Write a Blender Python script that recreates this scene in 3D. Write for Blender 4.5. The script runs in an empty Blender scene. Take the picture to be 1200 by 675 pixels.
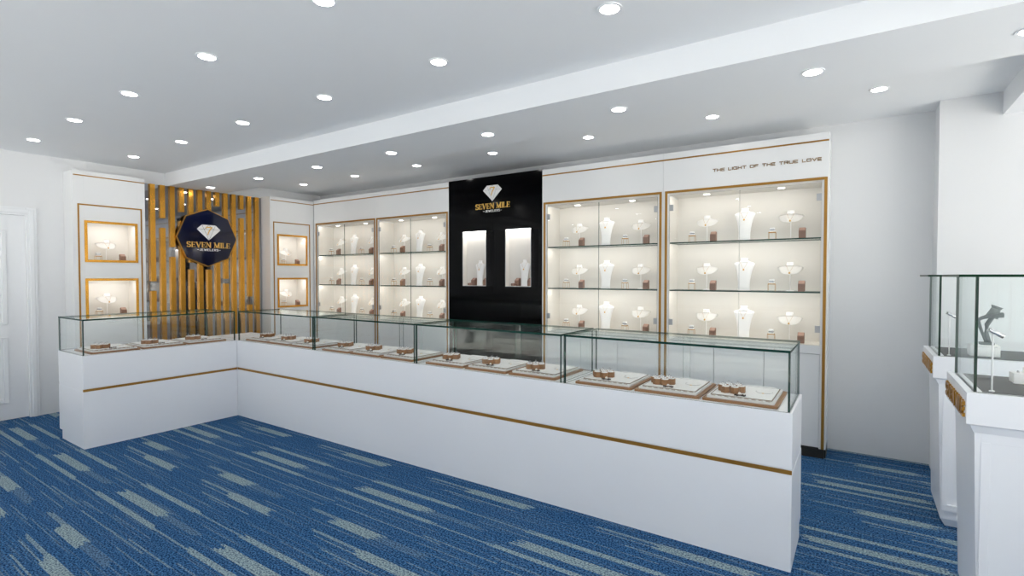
import bpy, bmesh, math, random
from mathutils import Vector, Matrix
random.seed(7)
PI = math.pi
C = bpy.context.scene.collection

# ------------------------------------------------------------------ materials
def lin(h):
    h = h.lstrip('#'); r = []
    for i in (0, 2, 4):
        c = int(h[i:i+2], 16) / 255
        r.append(c/12.92 if c <= 0.04045 else ((c+0.055)/1.055)**2.4)
    return (*r, 1)

def mat(name, col, rough=0.5, metal=0.0, spec=0.5, coat=0.0, var=0.0, vscale=8.0, emit=None):
    m = bpy.data.materials.new(name); m.use_nodes = True
    nt = m.node_tree; b = nt.nodes['Principled BSDF']
    c = lin(col) if isinstance(col, str) else col
    b.inputs['Base Color'].default_value = c
    b.inputs['Roughness'].default_value = rough
    b.inputs['Metallic'].default_value = metal
    b.inputs['Specular IOR Level'].default_value = spec
    b.inputs['Coat Weight'].default_value = coat
    if var:
        tc = nt.nodes.new('ShaderNodeTexCoord')
        n = nt.nodes.new('ShaderNodeTexNoise'); n.inputs['Scale'].default_value = vscale
        n.inputs['Detail'].default_value = 4
        mx = nt.nodes.new('ShaderNodeMix'); mx.data_type = 'RGBA'
        mx.inputs[6].default_value = tuple(x*(1-var) for x in c[:3]) + (1,)
        mx.inputs[7].default_value = tuple(min(1, x*(1+var)) for x in c[:3]) + (1,)
        nt.links.new(tc.outputs['Object'], n.inputs['Vector'])
        nt.links.new(n.outputs['Fac'], mx.inputs[0])
        nt.links.new(mx.outputs[2], b.inputs['Base Color'])
    if emit:
        b.inputs['Emission Color'].default_value = (*emit[0], 1)
        b.inputs['Emission Strength'].default_value = emit[1]
    return m

def glass_mat(name, tint=(0.992, 0.998, 0.996), f0=0.018, top=0.5, power=5.0):
    """Thin clear pane: transparent plus mirror reflection growing to grazing angles."""
    m = bpy.data.materials.new(name); m.use_nodes = True
    nt = m.node_tree; nt.nodes.clear()
    out = nt.nodes.new('ShaderNodeOutputMaterial'); mix = nt.nodes.new('ShaderNodeMixShader')
    tr = nt.nodes.new('ShaderNodeBsdfTransparent'); gl = nt.nodes.new('ShaderNodeBsdfGlossy')
    tr.inputs['Color'].default_value = (*tint, 1)
    gl.inputs['Color'].default_value = (0.95, 1, 0.98, 1); gl.inputs['Roughness'].default_value = 0.0
    lw = nt.nodes.new('ShaderNodeLayerWeight'); lw.inputs['Blend'].default_value = 0.5
    p = nt.nodes.new('ShaderNodeMath'); p.operation = 'POWER'; p.inputs[1].default_value = power
    a = nt.nodes.new('ShaderNodeMath'); a.operation = 'MULTIPLY_ADD'
    a.inputs[1].default_value = top; a.inputs[2].default_value = f0
    nt.links.new(lw.outputs['Facing'], p.inputs[0]); nt.links.new(p.outputs[0], a.inputs[0])
    nt.links.new(a.outputs[0], mix.inputs[0]); nt.links.new(tr.outputs[0], mix.inputs[1])
    nt.links.new(gl.outputs[0], mix.inputs[2]); nt.links.new(mix.outputs[0], out.inputs[0])
    return m

def emission(name, col, s):
    m = bpy.data.materials.new(name); m.use_nodes = True
    nt = m.node_tree; nt.nodes.clear()
    o = nt.nodes.new('ShaderNodeOutputMaterial'); e = nt.nodes.new('ShaderNodeEmission')
    e.inputs[0].default_value = (*col, 1); e.inputs[1].default_value = s
    nt.links.new(e.outputs[0], o.inputs[0]); return m

M = {}
M['wall'] = mat('wall_paint', '#e4e5e6', 0.55, var=0.012, vscale=3)
M['stone'] = mat('bounce_floor_tile', '#dcdad5', 0.6, var=0.04, vscale=1.5)  # floor out of view, added to throw daylight onto the ceiling
M['ceiling'] = mat('ceiling_paint', '#f1f3f5', 0.8, var=0.01, vscale=2)
M['white'] = mat('white_lacquer', '#eceded', 0.22, spec=0.4, var=0.008, vscale=2)
M['counter'] = mat('counter_lacquer', '#f1f3f7', 0.3, spec=0.4, var=0.008, vscale=2)
M['inner'] = mat('warm_white_interior', '#e2ded7', 0.5)
M['door'] = mat('door_paint', '#eceef0', 0.25, var=0.006)
M['gold'] = mat('brushed_gold', '#b98a3e', 0.3, metal=1.0, var=0.12, vscale=30)
M['goldslat'] = mat('satin_gold', '#dca040', 0.25, metal=1.0, var=0.06, vscale=12)
M['goldtext'] = mat('gold_lettering', '#e6b85c', 0.4, metal=0.35)
M['goldline'] = mat('gold_inlay', '#a97c38', 0.4, metal=0.75, var=0.08, vscale=20)
M['darkgold'] = mat('bronze_lettering', '#8a6a3a', 0.45, metal=0.4)
M['black'] = mat('black_gloss_panel', '#020203', 0.1, spec=0.12)
M['plinth'] = mat('dark_plinth', '#2c2a26', 0.5)
M['navy'] = mat('navy_acrylic', '#060c2c', 0.1, spec=0.5, coat=0.3)
M['mirror'] = mat('smoked_mirror', (0.32, 0.32, 0.34, 1), 0.03, metal=1.0)
M['bust'] = mat('white_velvet', '#fdfcfa', 0.6)
M['brown'] = mat('brown_leather', '#8a6a5a', 0.5, var=0.1, vscale=60)
M['browntop'] = mat('rose_brown_cushion', '#b08d7c', 0.6)
M['tan'] = mat('tan_leather', '#8e6238', 0.45, var=0.12, vscale=50)
M['taupe'] = mat('taupe_leather', '#8f7763', 0.5, var=0.1, vscale=50)
M['pad'] = mat('pale_grey_pad', '#dcdcdc', 0.6, var=0.03, vscale=40)
M['padwhite'] = mat('white_pad', '#f2f1ef', 0.6)
M['darkbrown'] = mat('dark_brown_lacquer', '#3a2418', 0.3)
M['line'] = mat('brown_stitch_line', '#7a6248', 0.6)
M['silver'] = mat('silver', '#c8c8cc', 0.25, metal=1.0)
M['chrome'] = mat('chrome', '#e6e6e8', 0.12, metal=1.0)
M['hinge'] = mat('grey_hinge_metal', '#b4b6b8', 0.4, metal=0.3)
M['greypad'] = mat('dark_grey_felt', '#5a5a5b', 0.85, var=0.08, vscale=30)
M['greybust'] = mat('grey_velvet', '#6d7372', 0.6, var=0.1, vscale=12)
M['pearl'] = mat('pearl', '#f4f0e8', 0.2)
M['pane'] = glass_mat('clear_glass')
M['shelfglass'] = glass_mat('shelf_glass', (0.985, 0.995, 0.99), 0.02, 0.4)
M['doorglass'] = glass_mat('door_glass', (0.995, 0.998, 0.997), 0.015, 0.4)
M['edge'] = mat('green_glass_edge', '#05382f', 0.35, spec=0.15)
M['edgedark'] = mat('dark_green_glass_edge', '#04331b', 0.35, spec=0.15)
M['lamp'] = emission('lamp_face', (1.0, 0.98, 0.95), 40)
M['puck'] = emission('warm_puck_light', (1.0, 0.95, 0.87), 8)

def carpet():
    m = bpy.data.materials.new('blue_streaked_carpet'); m.use_nodes = True
    nt = m.node_tree; b = nt.nodes['Principled BSDF']; L = nt.links.new
    def N(t): return nt.nodes.new(t)
    def math_(op, a, b_=None, c=None):
        n = N('ShaderNodeMath'); n.operation = op
        for i, v in enumerate((a, b_, c)):
            if v is None: continue
            if isinstance(v, (int, float)): n.inputs[i].default_value = v
            else: L(v, n.inputs[i])
        return n.outputs[0]
    tc = N('ShaderNodeTexCoord'); sx = N('ShaderNodeSeparateXYZ'); L(tc.outputs['Object'], sx.inputs[0])
    X, Y = sx.outputs[0], sx.outputs[1]
    row = math_('FLOOR', math_('DIVIDE', Y, 0.0075))
    wn = N('ShaderNodeTexWhiteNoise'); wn.noise_dimensions = '1D'; L(row, wn.inputs['W'])
    rag = math_('MULTIPLY', math_('SUBTRACT', wn.outputs['Value'], 0.5), 0.08)
    u = math_('FLOORED_MODULO', math_('ADD', math_('ADD', X, 5.19), rag), 1.24)
    # small wobble of the bars across Y
    nz = N('ShaderNodeTexNoise'); nz.inputs['Scale'].default_value = 9; L(tc.outputs['Object'], nz.inputs['Vector'])
    wob = math_('MULTIPLY', math_('SUBTRACT', nz.outputs['Fac'], 0.5), 0.005)
    v = math_('FLOORED_MODULO', math_('ADD', math_('SUBTRACT', Y, 1.2), wob), 0.905)
    rects = [  # u0,u1,v0,v1,weight
        (0.00, 0.60, 0.095, 0.160, 1.0), (0.60, 1.00, 0.105, 0.145, 0.28),
        (0.00, 0.72, 0.012, 0.044, .95), (1.12, 1.24, 0.012, 0.044, .95), (0.72, 1.12, 0.018, 0.030, .75),
        (0.00, 0.74, 0.238, 0.272, .95), (0.74, 1.24, 0.246, 0.258, .6),
        (0.25, 0.60, 0.612, 0.682, 1.0), (-.02, 0.25, 0.655, 0.680, .6), (0.60, 0.95, 0.625, 0.675, .25),
        (0.62, 1.08, 0.462, 0.525, 1.0), (0.25, 0.62, 0.500, 0.520, .75), (0.30, 0.62, 0.470, 0.478, .7),
        (0.45, 1.00, 0.405, 0.415, .75), (0.55, 0.80, 0.388, 0.396, .55),
        (0.10, 0.95, 0.780, 0.790, .6), (0.75, 1.24, 0.800, 0.810, .65), (0.0, 0.3, 0.835, 0.845, .45),
        (0.80, 1.24, 0.730, 0.738, .45), (0.2, 0.7, 0.335, 0.342, .4), (0.9, 1.24, 0.565, 0.573, .45),
        (0.9, 1.24, 0.190, 0.198, .4), (0.0, 0.5, 0.580, 0.586, .4), (0.3, 0.8, 0.868, 0.874, .4)]
    acc = None
    for (a0, a1, b0, b1, w) in rects:
        r = math_('MULTIPLY', math_('COMPARE', u, (a0+a1)/2, (a1-a0)/2), math_('COMPARE', v, (b0+b1)/2, (b1-b0)/2))
        r = math_('MULTIPLY', r, w)
        acc = r if acc is None else math_('MAXIMUM', acc, r)
    # faint fine streaks along the pile rows
    mp = N('ShaderNodeMapping'); mp.inputs['Scale'].default_value = (1.6, 110, 1); L(tc.outputs['Object'], mp.inputs[0])
    st = N('ShaderNodeTexNoise'); st.inputs['Scale'].default_value = 1; st.inputs['Detail'].default_value = 1
    L(mp.outputs[0], st.inputs['Vector'])
    stm = N('ShaderNodeMapRange'); stm.inputs[1].default_value = 0.54; stm.inputs[2].default_value = 0.74
    stm.inputs[3].default_value = 0; stm.inputs[4].default_value = 0.36; L(st.outputs['Fac'], stm.inputs[0])
    acc = math_('MAXIMUM', acc, stm.outputs[0])
    # yarn speckle
    mp2 = N('ShaderNodeMapping'); mp2.inputs['Scale'].default_value = (105, 125, 1); L(tc.outputs['Object'], mp2.inputs[0])
    sp = N('ShaderNodeTexNoise'); sp.inputs['Scale'].default_value = 1; sp.inputs['Detail'].default_value = 2
    L(mp2.outputs[0], sp.inputs['Vector'])
    spr = N('ShaderNodeMapRange'); spr.inputs[1].default_value = 0.40; spr.inputs[2].default_value = 0.60
    L(sp.outputs['Fac'], spr.inputs[0])
    fac = math_('MULTIPLY', acc, math_('MULTIPLY_ADD', spr.outputs[0], 0.75, 0.25))
    fac = math_('MINIMUM', fac, 1)
    dark = N('ShaderNodeMix'); dark.data_type = 'RGBA'
    dark.inputs[6].default_value = lin('#0b2850'); dark.inputs[7].default_value = lin('#4478aa')
    L(spr.outputs[0], dark.inputs[0])
    mx = N('ShaderNodeMix'); mx.data_type = 'RGBA'; L(fac, mx.inputs[0]); L(dark.outputs[2], mx.inputs[6])
    mx.inputs[7].default_value = lin('#a6b9ba')
    L(mx.outputs[2], b.inputs['Base Color'])
    b.inputs['Roughness'].default_value = 0.95; b.inputs['Specular IOR Level'].default_value = 0.1
    # ribbed loops
    wv = N('ShaderNodeTexWave'); wv.wave_type = 'BANDS'; wv.bands_direction = 'Y'; wv.inputs['Scale'].default_value = 42
    L(tc.outputs['Object'], wv.inputs['Vector'])
    h = math_('ADD', math_('MULTIPLY', wv.outputs['Fac'], 0.5), spr.outputs[0])
    bp = N('ShaderNodeBump'); bp.inputs['Strength'].default_value = 0.6; bp.inputs['Distance'].default_value = 0.004
    L(h, bp.inputs['Height']); L(bp.outputs[0], b.inputs['Normal'])
    return m
M['carpet'] = carpet()

# ------------------------------------------------------------------ helpers
def box(bm, x0, x1, y0, y1, z0, z1, bev=0.0, mi=0):
    if x0 > x1: x0, x1 = x1, x0
    if y0 > y1: y0, y1 = y1, y0
    if z0 > z1: z0, z1 = z1, z0
    vs = [bm.verts.new((x, y, z)) for z in (z0, z1) for y in (y0, y1) for x in (x0, x1)]
    fs = [(0, 2, 3, 1), (4, 5, 7, 6), (0, 1, 5, 4), (2, 6, 7, 3), (0, 4, 6, 2), (1, 3, 7, 5)]
    out = []
    for f in fs:
        fc = bm.faces.new([vs[i] for i in f]); fc.material_index = mi; out.append(fc)
    if bev:
        es = {e for f in out for e in f.edges}
        bmesh.ops.bevel(bm, geom=list(es), offset=bev, segments=2, affect='EDGES', profile=0.5)
    return out

def tube(bm, p, q, r, n=8, r2=None):
    p, q = Vector(p), Vector(q); d = (q-p); 
    a = d.normalized(); t = a.orthogonal().normalized(); s = a.cross(t)
    r2 = r if r2 is None else r2
    A = [bm.verts.new(p + (t*math.cos(k*2*PI/n) + s*math.sin(k*2*PI/n))*r) for k in range(n)]
    B = [bm.verts.new(q + (t*math.cos(k*2*PI/n) + s*math.sin(k*2*PI/n))*r2) for k in range(n)]
    for k in range(n):
        f = bm.faces.new((A[k], A[(k+1) % n], B[(k+1) % n], B[k])); f.smooth = True
    bm.faces.new(A[::-1]); bm.faces.new(B)

def path(bm, pts, r, n=6):
    """round wire through points, one continuous skin"""
    pts = [Vector(p) for p in pts]; rings = []; up = Vector((0.02, 0.05, 1)).normalized()
    for i, p in enumerate(pts):
        d = (pts[min(i+1, len(pts)-1)] - pts[max(i-1, 0)]).normalized()
        t = d.cross(up); t = t.normalized() if t.length > 1e-4 else d.orthogonal().normalized()
        s = d.cross(t)
        rings.append([bm.verts.new(p + (t*math.cos(k*2*PI/n)+s*math.sin(k*2*PI/n))*r) for k in range(n)])
    for a, b in zip(rings, rings[1:]):
        for k in range(n):
            f = bm.faces.new((a[k], a[(k+1) % n], b[(k+1) % n], b[k])); f.smooth = True
    bm.faces.new(rings[0][::-1]); bm.faces.new(rings[-1])

def prism(bm, pts, lo, hi, axis='z'):
    """extrude closed outline; axis names the extrusion axis. pts are the two other coordinates in x,y,z order."""
    def P(a, b, c):
        return {'z': (a, b, c), 'y': (a, c, b), 'x': (c, a, b)}[axis]
    A = [bm.verts.new(P(a, b, lo)) for a, b in pts]; B = [bm.verts.new(P(a, b, hi)) for a, b in pts]
    n = len(pts)
    bm.faces.new(A[::-1]); bm.faces.new(B)
    for k in range(n): bm.faces.new((A[k], A[(k+1) % n], B[(k+1) % n], B[k]))

def disc_ring(bm, cx, cy, z, r0, r1, n=28):
    A = [bm.verts.new((cx+r0*math.cos(k*2*PI/n), cy+r0*math.sin(k*2*PI/n), z)) for k in range(n)]
    B = [bm.verts.new((cx+r1*math.cos(k*2*PI/n), cy+r1*math.sin(k*2*PI/n), z)) for k in range(n)]
    for k in range(n): bm.faces.new((A[k], A[(k+1) % n], B[(k+1) % n], B[k]))

def lathe(bm, prof, n=24, cx=0, cy=0, sy=1.0):
    rings = []
    for r, z in prof:
        rings.append([bm.verts.new((cx+r*math.cos(k*2*PI/n), cy+sy*r*math.sin(k*2*PI/n), z)) for k in range(n)])
    for a, b in zip(rings, rings[1:]):
        for k in range(n):
            f = bm.faces.new((a[k], a[(k+1) % n], b[(k+1) % n], b[k])); f.smooth = True
    bm.faces.new(rings[0][::-1]); bm.faces.new(rings[-1])

def obj(name, bm, m, parent=None, fix=True):
    if fix: bmesh.ops.recalc_face_normals(bm, faces=bm.faces)
    me = bpy.data.meshes.new(name); bm.to_mesh(me); bm.free()
    for x in (m if isinstance(m, (list, tuple)) else [m]): me.materials.append(x)
    o = bpy.data.objects.new(name, me); C.objects.link(o)
    if parent: o.parent = parent
    return o

def tag(o, label, cat, group=None):
    o['label'] = label; o['category'] = cat
    if group: o['group'] = group
    return o

def thing(name, label, cat, loc=(0, 0, 0), rz=0, group=None):
    o = bpy.data.objects.new(name, None); C.objects.link(o)
    o.location = loc; o.rotation_euler = (0, 0, rz); o.empty_display_size = 0.05
    return tag(o, label, cat, group)

def struct(name, bm, m, parent=None):
    o = obj(name, bm, m, parent)
    if parent is None: o['kind'] = 'structure'
    return o

def dup(root, loc, rz, label, group=None):
    r = root.copy(); C.objects.link(r); r.location = loc; r.rotation_euler = (0, 0, rz)
    r['label'] = label
    if group: r['group'] = group
    for ch in KIDS[root.name]:
        c = ch.copy(); C.objects.link(c); c.parent = r
        for g in KIDS.get(ch.name, []):
            d = g.copy(); C.objects.link(d); d.parent = c
    return r
KIDS = {}
def register(root):
    ks = [o for o in C.objects if o.parent == root]; KIDS[root.name] = ks
    for k in ks: KIDS[k.name] = [o for o in C.objects if o.parent == k]
USED = set()
def place(proto, loc, rz, label, group=None):
    if proto.name not in USED:
        USED.add(proto.name); proto.location = loc; proto.rotation_euler = (0, 0, rz); proto['label'] = label
        if group: proto['group'] = group
        return proto
    return dup(proto, loc, rz, label, group)

# ------------------------------------------------------------------ stroke lettering
def arc(cx, cy, rx, ry, a0, a1, n=7):
    return [(cx+rx*math.cos(math.radians(a0+(a1-a0)*i/n)), cy+ry*math.sin(math.radians(a0+(a1-a0)*i/n))) for i in range(n+1)]
# (width, [polylines]) in a unit-high box
BLOCK = {
 'T': (1.25, [[(0, 1), (1.25, 1)], [(.625, 1), (.625, 0)]]),
 'H': (1.2, [[(0, 0), (0, 1)], [(1.2, 0), (1.2, 1)], [(0, .5), (1.2, .5)]]),
 'E': (1.1, [[(1.1, 1), (0, 1), (0, 0), (1.1, 0)], [(0, .52), (1.0, .52)]]),
 'L': (1.05, [[(0, 1), (0, 0), (1.05, 0)]]),
 'I': (0.0, [[(0, 0), (0, 1)]]),
 'G': (1.25, [[(1.25, 1), (.12, 1), (0, .88), (0, .12), (.12, 0), (1.25, 0), (1.25, .5), (.7, .5)]]),
 'O': (1.3, [[(.12, 1), (0, .88), (0, .12), (.12, 0), (1.18, 0), (1.3, .12), (1.3, .88), (1.18, 1), (.12, 1)]]),
 'F': (1.1, [[(1.1, 1), (0, 1), (0, 0)], [(0, .5), (1.0, .5)]]),
 'R': (1.25, [[(0, 0), (0, 1), (1.13, 1), (1.25, .88), (1.25, .58), (1.13, .46), (0, .46)], [(.65, .46), (1.25, 0)]]),
 'U': (1.25, [[(0, 1), (0, .12), (.12, 0), (1.13, 0), (1.25, .12), (1.25, 1)]]),
 'V': (1.35, [[(0, 1), (.675, 0), (1.35, 1)]]),
}
S_ = arc(.32, .75, .28, .25, 30, 270, 8) + arc(.32, .25, .3, .25, 90, -150, 8)
SERIF = {
 'S': (.66, [S_], [(.6, .82, .6, .98), (.02, .02, .02, .2)]),
 'E': (.62, [[(.08, 0), (.08, 1)], [(.08, .97), (.6, .97)], [(.08, .5), (.5, .5)], [(.08, .03), (.62, .03)]], [(.6, .8, .6, 1), (.62, 0, .62, .2), (.5, .42, .5, .6)]),
 'V': (.85, [[(.08, 1), (.42, 0)], [(.42, 0), (.8, 1)]], [(-.04, 1, .24, 1), (.64, 1, .94, 1)]),
 'N': (.82, [[(.1, 0), (.1, 1)], [(.1, 1), (.74, 0)], [(.74, 0), (.74, 1)]], [(-.04, 0, .24, 0), (-.06, 1, .16, 1), (.6, 1, .9, 1)]),
 'M': (1.05, [[(.12, 0), (.12, 1)], [(.12, 1), (.52, .05)], [(.52, .05), (.92, 1)], [(.92, 1), (.92, 0)]], [(-.04, 0, .26, 0), (-.08, 1, .18, 1), (.76, 0, 1.08, 0), (.86, 1, 1.12, 1)]),
 'I': (.2, [[(.1, 0), (.1, 1)]], [(-.04, 0, .24, 0), (-.04, 1, .24, 1)]),
 'L': (.6, [[(.08, 0), (.08, 1)], [(.08, .03), (.6, .03)]], [(-.06, 1, .22, 1), (.6, 0, .6, .22)]),
}
SMALL = {
 'J': (.4, [[(.35, 1), (.35, .2), (.2, 0), (.05, .1)]]), 'E': (.5, [[(.5, 1), (0, 1), (0, 0), (.5, 0)], [(0, .5), (.4, .5)]]),
 'W': (.8, [[(0, 1), (.2, 0), (.4, .8), (.6, 0), (.8, 1)]]), 'L': (.45, [[(0, 1), (0, 0), (.45, 0)]]),
 'R': (.5, [[(0, 0), (0, 1), (.4, 1), (.5, .85), (.5, .6), (.4, .48), (0, .48)], [(.25, .48), (.5, 0)]]),
 'S': (.5, [[(.5, .85), (.38, 1), (.1, 1), (0, .85), (0, .62), (.5, .4), (.5, .15), (.38, 0), (.1, 0), (0, .15)]]),
 '-': (.5, [[(0, .5), (.5, .5)]]),
}
def stroke(polys, p, q, wp, wq):
    d = Vector((q[0]-p[0], q[1]-p[1])); l = d.length
    if l < 1e-6: return
    d /= l; n = Vector((-d.y, d.x)); P, Q = Vector(p[:2]), Vector(q[:2])
    P = P - d*wp*0.35; Q = Q + d*wq*0.35
    polys.append([P+n*wp/2, P-n*wp/2, Q-n*wq/2, Q+n*wq/2])
def letters(text, font, h, space, thick, serif=False, thin=None):
    """list of convex outlines in a local 2D frame, and the run's width"""
    polys = []; x = 0; thin = thin or thick
    for ch in text:
        if ch == ' ': x += (0.28 if serif else 0.62)*h + space; continue
        g = font[ch]; w, pl = g[0], g[1]
        for line in pl:
            for a, b in zip(line, line[1:]):
                p = (x+a[0]*h, a[1]*h); q = (x+b[0]*h, b[1]*h)
                if serif:
                    dx, dy = abs(b[0]-a[0]), abs(b[1]-a[1])
                    t = thin if dx > dy*1.5 else thick
                    if ch in 'NM' and dx < 0.01 and a[0] < .2: t = thin*1.1
                    if ch == 'V' and b[0] > .7: t = thin*1.2
                else: t = thick
                stroke(polys, p, q, t, t)
        if serif:
            for (a, b, c, d) in g[2]: stroke(polys, (x+a*h, b*h), (x+c*h, d*h), thin, thin*0.6)
        x += w*h + space
    return polys, x-space
def put_letters(name, polys, width, m, parent, origin, right, up, nrm, depth=0.004, centre=True):
    """flat letters raised by depth along nrm"""
    bm = bmesh.new(); o = Vector(origin); R, U, Nn = Vector(right), Vector(up), Vector(nrm)
    off = -width/2 if centre else 0
    for k, poly in enumerate(polys):
        dd = depth + 0.00004*(k % 7)
        A = [bm.verts.new(o + R*(v[0]+off) + U*v[1]) for v in poly]
        B = [bm.verts.new(o + R*(v[0]+off) + U*v[1] + Nn*dd) for v in poly]
        bm.faces.new(B); n = len(poly)
        for i in range(n): bm.faces.new((A[i], A[(i+1) % n], B[(i+1) % n], B[i]))
    return obj(name, bm, m, parent)
def fit(polys, w, W, h, H):
    return [[Vector((v[0]*W/w, v[1]*H/h)) for v in q] for q in polys]
def logo(parent, origin, right, up, nrm, s):
    """white brilliant with a gold 7, SEVEN MILE and JEWELERS; s is half the diamond's width"""
    o, R, U, Nn = Vector(origin), Vector(right), Vector(up), Vector(nrm)
    bm = bmesh.new()
    out = [(-.58, .40), (.58, .40), (1, 0), (0, -.95), (-1, 0)]
    A = [bm.verts.new(o+R*x*s+U*y*s) for x, y in out]; B = [bm.verts.new(o+R*x*s+U*y*s+Nn*.004) for x, y in out]
    bm.faces.new(B)
    for i in range(5): bm.faces.new((A[i], A[(i+1) % 5], B[(i+1) % 5], B[i]))
    dm = obj('diamond_emblem', bm, M['padwhite'], parent)
    polys = []
    for a, b in (((-1, 0), (1, 0)), ((-.58, .40), (-.4, 0)), ((.58, .40), (.4, 0)), ((-.4, 0), (0, -.95)), ((.4, 0), (0, -.95)),
                 ((-.4, 0), (0, .40)), ((.4, 0), (0, .40))):
        stroke(polys, (a[0]*s, a[1]*s), (b[0]*s, b[1]*s), .025*s, .025*s)
    put_letters('facet_lines', polys, 0, M['silver'], dm, o+Nn*.004, R, U, Nn, .001, False)
    polys = []
    for a, b, w in (((-.20, .20), (.24, .20), .09), ((.24, .20), (.02, -.14), .1), ((.02, -.14), (-.1, -.45), .08), ((-.20, .20), (-.22, .08), .06)):
        stroke(polys, (a[0]*s, a[1]*s), (b[0]*s, b[1]*s), w*s, w*s)
    put_letters('number_seven', polys, 0, M['goldtext'], dm, o+Nn*.005, R, U, Nn, .0015, False)
    h = .43*s
    p, w = letters('SEVEN MILE', SERIF, h, .17*h, .2*h, True, .085*h)
    put_letters('gold_name', fit(p, w, 3.62*s, 1, 1), 3.62*s, M['goldtext'], parent, o-U*1.58*s, R, U, Nn, .004)
    h = .17*s
    p, w = letters('-JEWELERS-', SMALL, h, .35*h, .17*h)
    put_letters('small_name', fit(p, w, 1.95*s, 1, 1), 1.95*s, M['padwhite'], parent, o-U*1.88*s, R, U, Nn, .003)

# ------------------------------------------------------------------ room shell
XL, XR, YB, YF, ZC, ZB = -6.80, 4.2, 4.87, -3.2, 2.605, 2.453
bm = bmesh.new(); box(bm, XL-.15, 1.9, -.25, YB+.15, -.12, 0); struct('floor', bm, M['carpet'])
bm = bmesh.new()    # unseen pale stone behind and right of the viewer, added to bounce daylight upward
box(bm, XL-.15, XR+.15, YF-.15, -.25, -.12, 0); box(bm, 1.9, XR+.15, -.25, YB+.15, -.12, 0)
struct('floor', bm, M['stone'])
bm = bmesh.new(); box(bm, XL-.15, XR+.15, YF-.15, YB+.15, ZC, ZC+.12); struct('ceiling', bm, M['ceiling'])
bm = bmesh.new(); box(bm, XL, .765, 2.76, 3.41, ZB, ZC); struct('trim_1', bm, M['ceiling'])
bm = bmesh.new(); box(bm, .765, XR, YF, 4.61, ZB, ZC); struct('trim_2', bm, M['ceiling'])
bm = bmesh.new(); box(bm, XL-.15, XR+.15, YB, YB+.15, 0, ZC); struct('wall_back', bm, M['wall'])
bm = bmesh.new(); box(bm, .445, XR, 4.61, YB, 0, ZC); struct('wall_back_projection', bm, M['wall'])
bm = bmesh.new()   # left wall with the door opening
box(bm, XL-.15, XL, YF, .62, 0, ZC); box(bm, XL-.15, XL, 1.53, YB, 0, ZC); box(bm, XL-.15, XL, .62, 1.53, 2.0, ZC)
struct('wall_left', bm, M['wall'])
bm = bmesh.new()   # right wall out of view; wide glazing added to light the ceiling
box(bm, XR, XR+.15, YF, -2.8, 0, ZC); box(bm, XR, XR+.15, 4.2, YB, 0, ZC)
box(bm, XR, XR+.15, -2.8, 4.2, 2.42, ZC); box(bm, XR, XR+.15, -2.8, 4.2, 0, .1)
struct('wall_right', bm, M['wall'])
bm = bmesh.new()
for i in range(6):
    y = -2.8 + 7.0*i/5
    box(bm, XR+.04, XR+.1, y-.03, y+.03, .1, 2.42)
box(bm, XR+.04, XR+.1, -2.8, 4.2, .1, .16); box(bm, XR+.04, XR+.1, -2.8, 4.2, 2.36, 2.42)
w = struct('added_window_2', bm, M['white'])
bm = bmesh.new(); box(bm, XR+.067, XR+.075, -2.8, 4.2, .15, 2.37); obj('pane', bm, M['doorglass'], w)
bm = bmesh.new()   # unseen wall behind the viewer; glazed opening added to let light in
box(bm, XL-.15, XL+.5, YF-.15, YF, 0, ZC); box(bm, XR-.5, XR+.15, YF-.15, YF, 0, ZC)
box(bm, XL+.5, XR-.5, YF-.15, YF, 2.52, ZC); box(bm, XL+.5, XR-.5, YF-.15, YF, 0, .1)
struct('wall_front', bm, M['wall'])
bm = bmesh.new()
for i in range(6):
    x = XL+.5 + (XR-XL-1.0)*i/5
    box(bm, x-.03, x+.03, YF-.1, YF-.04, .1, 2.52)
box(bm, XL+.5, XR-.5, YF-.1, YF-.04, .1, .16); box(bm, XL+.5, XR-.5, YF-.1, YF-.04, 2.46, 2.52)
w = struct('added_window_1', bm, M['white'])
bm = bmesh.new(); box(bm, XL+.5, XR-.5, YF-.075, YF-.067, .15, 2.47); obj('pane', bm, M['doorglass'], w)

# door on the left wall
bm = bmesh.new()
box(bm, XL-.06, XL-.02, .62, 1.53, 0.005, 2.0)
dr = struct('door_1', bm, M['door'])
bm = bmesh.new()
for (y0, y1, z0, z1) in ((.78, 1.385, .17, .80), (.78, 1.385, .93, 1.84)):
    for (a, b, c, d) in ((y0+.035, y1-.035, z0, z0+.035), (y0+.035, y1-.035, z1-.035, z1), (y0, y0+.035, z0, z1), (y1-.035, y1, z0, z1)):
        box(bm, XL-.025, XL-.006, a, b, c, d, .003)
    box(bm, XL-.022, XL-.012, y0+.08, y1-.08, z0+.08, z1-.08, .004)
obj('panel_moulding', bm, M['door'], dr)
bm = bmesh.new()
tube(bm, (XL-.02, .70, 1.02), (XL+.03, .70, 1.02), .009); tube(bm, (XL+.03, .69, 1.02), (XL+.03, .82, 1.02), .009)
obj('door_handle', bm, M['chrome'], dr)
bm = bmesh.new()
for (a, b, z0, z1) in ((1.525, 1.605, 0, 2.07), (.545, .625, 0, 2.07)):
    box(bm, XL-.03, XL+.018, a, b, z0, z1, .004)
    box(bm, XL+.005, XL+.03, a+.022, b-.022, z0, z1-.022, .004)
box(bm, XL-.03, XL+.018, .6255, 1.5245, 1.99, 2.07, .004); box(bm, XL+.005, XL+.03, .6035, 1.5465, 2.012, 2.048, .004)
obj('door_frame', bm, M['door'], dr)

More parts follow.
